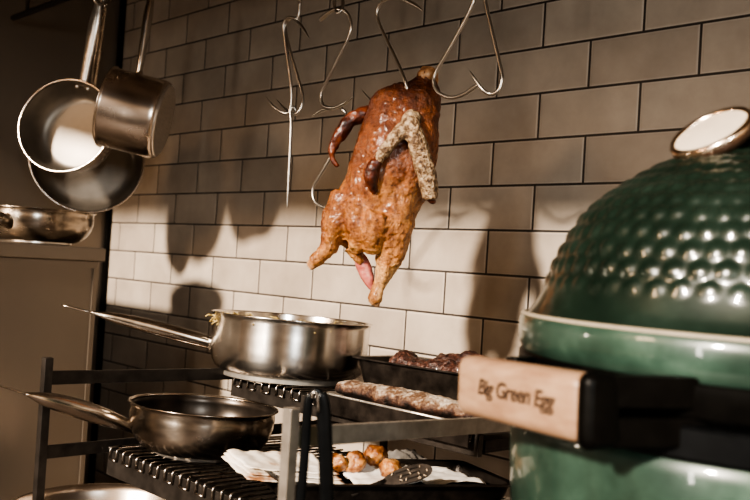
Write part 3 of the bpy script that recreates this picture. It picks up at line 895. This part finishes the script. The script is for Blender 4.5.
wr = dpart('wing', [[(412, 124, 34, 9), (408, 131, 44, 9), (414, 148, 47, 9.5), (421, 170, 45, 9.5), (426, 190, 42, 9), (428, 203, 41, 7)],
               [(409, 131, 45, 8.5), (400, 139, 47, 7.5), (390, 150, 48, 6.5), (380, 163, 47, 5.5), (374, 172, 46, 5)]], WING, label='pale crusted folded right wing')
dpart('wing_tip', [[(379, 164, 46, 5), (374, 172, 46, 7), (371, 183, 44, 7), (374, 193, 41, 4.5), (376, 197, 40, 2.5)]], CHAR, label='charred wing tip', parent=wr)
dpart('wing_tip', [[(427, 200, 41, 5.5), (430, 204, 41, 3), (433, 205, 40, 1.5)]], CHAR, parent=wr)
wl = dpart('wing', [[(370, 112, -4, 9), (360, 116, 0, 8.5), (350, 121, 3, 7.5), (342, 132, 4, 7), (336, 142, 4, 5.5), (333, 150, 4, 4)]], CHAR, label='dark reddish wing')
dpart('wing_tip', [[(335, 143, 4, 5), (332, 152, 4, 4), (333, 160, 4, 3), (337, 166, 4, 3.2), (339, 168, 4, 1.6)]], CHAR, parent=wl)
dpart('giblet', [[(357, 252, -6, 5), (362, 263, -6, 7.5), (367, 276, -6, 7), (371, 286, -5, 4), (373, 291, -4, 2)]], PINK, amp=.001, label='raw pink giblet hanging from the vent')
dpart('neck_stump', [[(428, 90, 4, 7), (427.5, 80, 4.5, 10.5), (427, 73, 5, 10), (427, 67.5, 5, 5)]], CRUST, amp=.003, label='pale singed neck stump')
dpart('foot_stump', [[(316, 261, 7, 6), (311, 265, 8, 5.5), (309, 266, 9, 3)]], CRUST)
dpart('foot_stump', [[(376, 297, 11, 6), (372, 301, 13, 4.5), (370.5, 302, 14, 2.5)], [(376, 297, 10, 5), (376, 303, 10, 4), (375, 306, 10, 2)]], CRUST)

# ------------------------------------------------------------------ egg shaped cooker
EC = Vector((1.297, -.567, 0)); FR = Vector((-.347, -.937, 0)).normalized(); SDR = Vector((.937, -.347, 0)).normalized()
egg = thing('ceramic_grill', 'green dimpled ceramic egg grill with bamboo handle at the right', 'grill', (EC.x, EC.y, .80))
ME = Matrix.Translation((EC.x, EC.y, 0))
# dome
dome = spline([(.2495, 1.262), (.240, 1.275), (.230, 1.297), (.2175, 1.33), (.1985, 1.367), (.178, 1.392), (.152, 1.413), (.120, 1.434), (.088, 1.450), (.055, 1.462), (.035, 1.465)], 14)
nseg = 528; NB = 58
vs = []; fs = []
arc = 0; prev = None; step = .0210
for i, (r, z) in enumerate(dome):
    if prev: arc += math.hypot(r - prev[0], z - prev[1])
    prev = (r, z)
    nb = NB
    amp = .0026 * min(1, max(0, (arc - .030) / .02)) * min(1, max(0, (r - .06) / .05))
    for k in range(nseg):
        t = 2 * PI * k / nseg
        row = arc / step; ri = math.floor(row)
        best = 0
        for rj in (ri - 1, ri, ri + 1, ri + 2):
            off = .5 * (rj % 2)
            fr = (t / (2 * PI) * nb + off); da = (fr - round(fr)) * 2 * PI * r / nb; dr = (row - rj) * step
            jit = noise.noise(Vector((round(fr) * 1.7, rj * 2.3, 0))) * .0055
            d = math.hypot(da + jit, dr - jit)
            best = max(best, max(0, 1 - (d / .0115) ** 2) ** 1.5)
        rr = r + amp * best
        vs.append((EC.x + rr * math.cos(t), EC.y + rr * math.sin(t), z + amp * best * .6))
for i in range(len(dome) - 1):
    for k in range(nseg):
        fs.append((i * nseg + k, i * nseg + (k + 1) % nseg, (i + 1) * nseg + (k + 1) % nseg, (i + 1) * nseg + k))
MB().add(vs, fs).build('dome', EGG, egg)
MB().lathe([(.236, 1.268), (.243, 1.2655), (.2515, 1.2625), (.2545, 1.2605), (.2562, 1.2575), (.2575, 1.2500), (.2570, 1.234), (.2525, 1.222), (.247, 1.217), (.225, 1.217)], ME, 128).build('dome_rim', EGGR, egg)
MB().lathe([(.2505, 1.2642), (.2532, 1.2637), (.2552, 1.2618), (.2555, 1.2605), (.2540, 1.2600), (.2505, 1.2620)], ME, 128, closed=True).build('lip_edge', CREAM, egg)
MB().lathe([(.06, 1.462), (.066, 1.470), (.066, 1.488), (.058, 1.492), (0, 1.492)], ME, 48).build('chimney_cap', BLACK, egg)
MB().lathe([(.225, 1.163), (.249, 1.163), (.2575, 1.155), (.2600, 1.14), (.2600, 1.10), (.256, 1.05), (.240, .97), (.205, .88), (.17, .83), (.15, .80), (0, .80)], ME, 128).build('base', EGGR, egg)
MB().lathe([(.240, 1.221), (.2535, 1.221), (.2555, 1.219), (.2555, 1.193), (.2535, 1.190), (.240, 1.190)], ME, 128, closed=True).build('upper_band', BLACK, egg, auto=.6)
MB().lathe([(.236, 1.196), (.244, 1.196), (.244, 1.183), (.236, 1.183)], ME, 96, closed=True).build('gasket', BLACK, egg)
MB().lathe([(.236, 1.185), (.262, 1.185), (.2645, 1.182), (.2645, 1.158), (.262, 1.155), (.236, 1.155)], ME, 128, closed=True).build('lower_band', BLACKPL, egg, auto=.6)
# handle
HZ = 1.190
hc = EC + FR * .342 + Vector((0, 0, HZ))
A = atd(468, 383.5, .857); B = atd(592, 409, .70)
SDR = (B - A).normalized(); FR = Vector((SDR.y, -SDR.x, 0)).normalized(); hc = (A + B) / 2
MH = orient(A, B - A, FR)
Lh = (B - A).length
def slab(a, b, h, d, r, nrm):
    """rounded bar from a to b: height h, depth d, edge radius r, face towards nrm"""
    L = (b - a).length; ax = (b - a).normalized(); up = Vector((0, 0, 1)); up = (up - ax * up.dot(ax)).normalized(); n_ = ax.cross(up)
    if n_.dot(nrm) < 0: n_ = -n_
    sec_ = []
    for cx, cy, a0 in ((h / 2 - r, d / 2 - r, 0), (-(h / 2 - r), d / 2 - r, 1), (-(h / 2 - r), -(d / 2 - r), 2), (h / 2 - r, -(d / 2 - r), 3)):
        for k in range(7):
            an = PI / 2 * (a0 + k / 6)
            sec_.append((cx + r * math.cos(an), cy + r * math.sin(an), math.cos(an), math.sin(an)))
    stations = [(0, -r * .75)] + [(r * (1 - math.cos(u)), -r * .75 * (1 - math.sin(u))) for u in [PI / 10 * q for q in range(1, 6)]]
    stations += [(L - x, o) for x, o in reversed(stations)]
    vs = []; fs = []; n = len(sec_)
    for x, o in stations:
        for p, q, cp, cq in sec_:
            vs.append(a + ax * x + up * (p + cp * o) + n_ * (q + cq * o))
    for i in range(len(stations) - 1):
        for k in range(n):
            fs.append((i * n + k, i * n + (k + 1) % n, (i + 1) * n + (k + 1) % n, (i + 1) * n + k))
    fs.append(tuple(range(n))); fs.append(tuple((len(stations) - 1) * n + k for k in range(n)))
    return MB().add(vs, fs)
HH, HD = .0600, .034
hd = slab(A, B, HH, HD, .012, FR).build('handle', WOOD, egg, auto=.9)
# lettering burnt into it, wrapped round the bar
tcu = bpy.data.curves.new('lettering', 'FONT'); tcu.body = 'Big Green Egg'; tcu.size = .0212; tcu.align_x = 'CENTER'; tcu.align_y = 'CENTER'
tcu.shear = .15; tcu.space_character = .92; tcu.offset = .00055
to = bpy.data.objects.new('lettering_src', tcu); COL.objects.link(to)
dg = bpy.context.evaluated_depsgraph_get()
tme = bpy.data.meshes.new_from_object(to.evaluated_get(dg))
bpy.data.objects.remove(to)
bm = bmesh.new(); bm.from_mesh(tme)
bmesh.ops.subdivide_edges(bm, edges=[e for e in bm.edges if e.calc_length() > .004], cuts=2)
mid = (A + B) / 2 + SDR * .006
upv = Vector((0, 0, 1)); upv = (upv - SDR * SDR.z).normalized()
facing = SDR.cross(upv)
if facing.dot(FR) < 0: facing = -facing
for v in bm.verts:
    v.co = mid + SDR * v.co.x + upv * (v.co.y + .002) + facing * (HD / 2 + .0006)
bm.to_mesh(tme); bm.free()
lt = link_mesh('lettering', tme, BRAND); adopt(lt, hd)
# brackets carrying the handle
for end, s in ((B, 1), (A, -1)):
    br = MB()
    Mb = orient(end + SDR * s * .000, SDR * s, FR)
    if s > 0: br = slab(end - SDR * .001, end + SDR * .018, HH + .006, HD + .008, .011, FR)
    else: br.box(end + SDR * .03 - FR * .026, (.03, .03, .04), Mb.to_3x3())
    o = br.build('bracket', BLACK, egg, auto=.7)
    arm = MB()
    p0 = end + SDR * s * .007 if s > 0 else end + SDR * .03 - FR * .03
    q0 = p0 - FR * .105
    arm.bar(p0 + Vector((0, 0, .016)), q0 + SDR * s * .03 + Vector((0, 0, .016)), .014, .028)
    arm.bar(p0 + Vector((0, 0, -.018)), q0 + SDR * s * .03 + Vector((0, 0, -.018)), .014, .026)
    arm.build('bracket_arm', BLACK, o, smooth=False, bevel=.002)
    if False: MB().lathe([(0, .004), (.006, .003), (.0075, 0), (.0075, -.002)], orient(end + SDR * s * .0145 + Vector((0, 0, .008)), SDR * s), 16).build('bolt', STEEL, o)
# thermometer
DN = (FR * .66 + Vector((0, 0, .75))).normalized()
dp = atd(712, 134, .885)
MD = orient(dp, DN, SDR)
th_ = MB().lathe([(0, -.030), (.006, -.030), (.006, -.012), (.035, -.012), (.044, -.009), (.0455, -.002), (.0445, .002)], MD, 48).build('thermometer', DIALDK, egg)
MB().lathe([(.0445, .0), (.0455, .003), (.043, .0065), (.040, .0065), (.039, .004)], MD, 48).build('dial_ring', DIALRING, th_)
MB().lathe([(.0395, .004), (.025, .0052), (0, .0056)], MD, 48).build('dial_face', GLASSDIAL, th_)

stand = thing('grill_stand', 'black iron stand under the green egg grill', 'stand', (EC.x, EC.y, 0))
MB().lathe([(.13, .80), (.19, .80), (.19, .77), (.13, .77)], ME, 48, closed=True).build('ring', BLACK, stand)
for k in range(4):
    t = PI / 4 + k * PI / 2
    MB().tube([(EC.x + .17 * math.cos(t), EC.y + .17 * math.sin(t), .785), (EC.x + .22 * math.cos(t), EC.y + .22 * math.sin(t), .0)], .014, 10).build('leg', BLACK, stand)

# ------------------------------------------------------------------ light
sd_ = bpy.data.lights.new('sun', 'SUN'); sd_.energy = 7.5; sd_.angle = math.radians(4.2); sd_.color = (1.0, .88, .75)
so = bpy.data.objects.new('sun', sd_); COL.objects.link(so)
so.rotation_euler = Vector((-.07, 1, -.44)).to_track_quat('-Z', 'Y').to_euler()
so.location = (1.6, -3, 2.6)
def area(name, loc, target, sx, sy, power, col):
    l = bpy.data.lights.new(name, 'AREA'); l.shape = 'RECTANGLE'; l.size = sx; l.size_y = sy; l.energy = power; l.color = col
    o = bpy.data.objects.new(name, l); COL.objects.link(o); o.location = loc
    o.rotation_euler = (Vector(target) - Vector(loc)).to_track_quat('-Z', 'Y').to_euler()
    return o
area('window_light', (3.6, -2.6, 1.9), (1.0, -.5, 1.2), .35, .8, 42, (.86, .95, 1.0))
area('warm_fill', (-.2, -3.4, 2.4), (.3, -.2, 1.4), .5, .4, 17, (1.0, .66, .40))  # warm fill light, added to lift the upper wall
area('left_softbox', (-2.6, -3.0, 1.5), (.3, -.4, 1.15), .14, 1.1, 17, (1.0, .84, .66))  # narrow softbox added so the steel pans show bright streaks
area('tall_softbox', (1.15, -4.2, 1.5), (.3, -.4, 1.15), .16, 1.3, 15, (1.0, .92, .82))  # second added softbox, gives the steel another upright streak
w = bpy.data.worlds.new('world'); scene.world = w; w.use_nodes = True
nt = w.node_tree; bg = nt.nodes['Background']
v = coords(nt, (1, 1, .6), 'Generated')
n = noise_node(nt, v, 1.6, 2, .5)
r = ramp(nt, n, [(.35, (.035, .022, .013)), (.52, (.18, .112, .066)), (.66, (.75, .52, .33)), (.8, (1.4, 1.1, .8))])
nt.links.new(r.outputs[0], bg.inputs['Color']); bg.inputs['Strength'].default_value = 1.15

scene.view_settings.view_transform = 'AgX'
scene.view_settings.look = 'AgX - High Contrast'
scene.view_settings.exposure = 0.12
scene.cycles.use_denoising = True
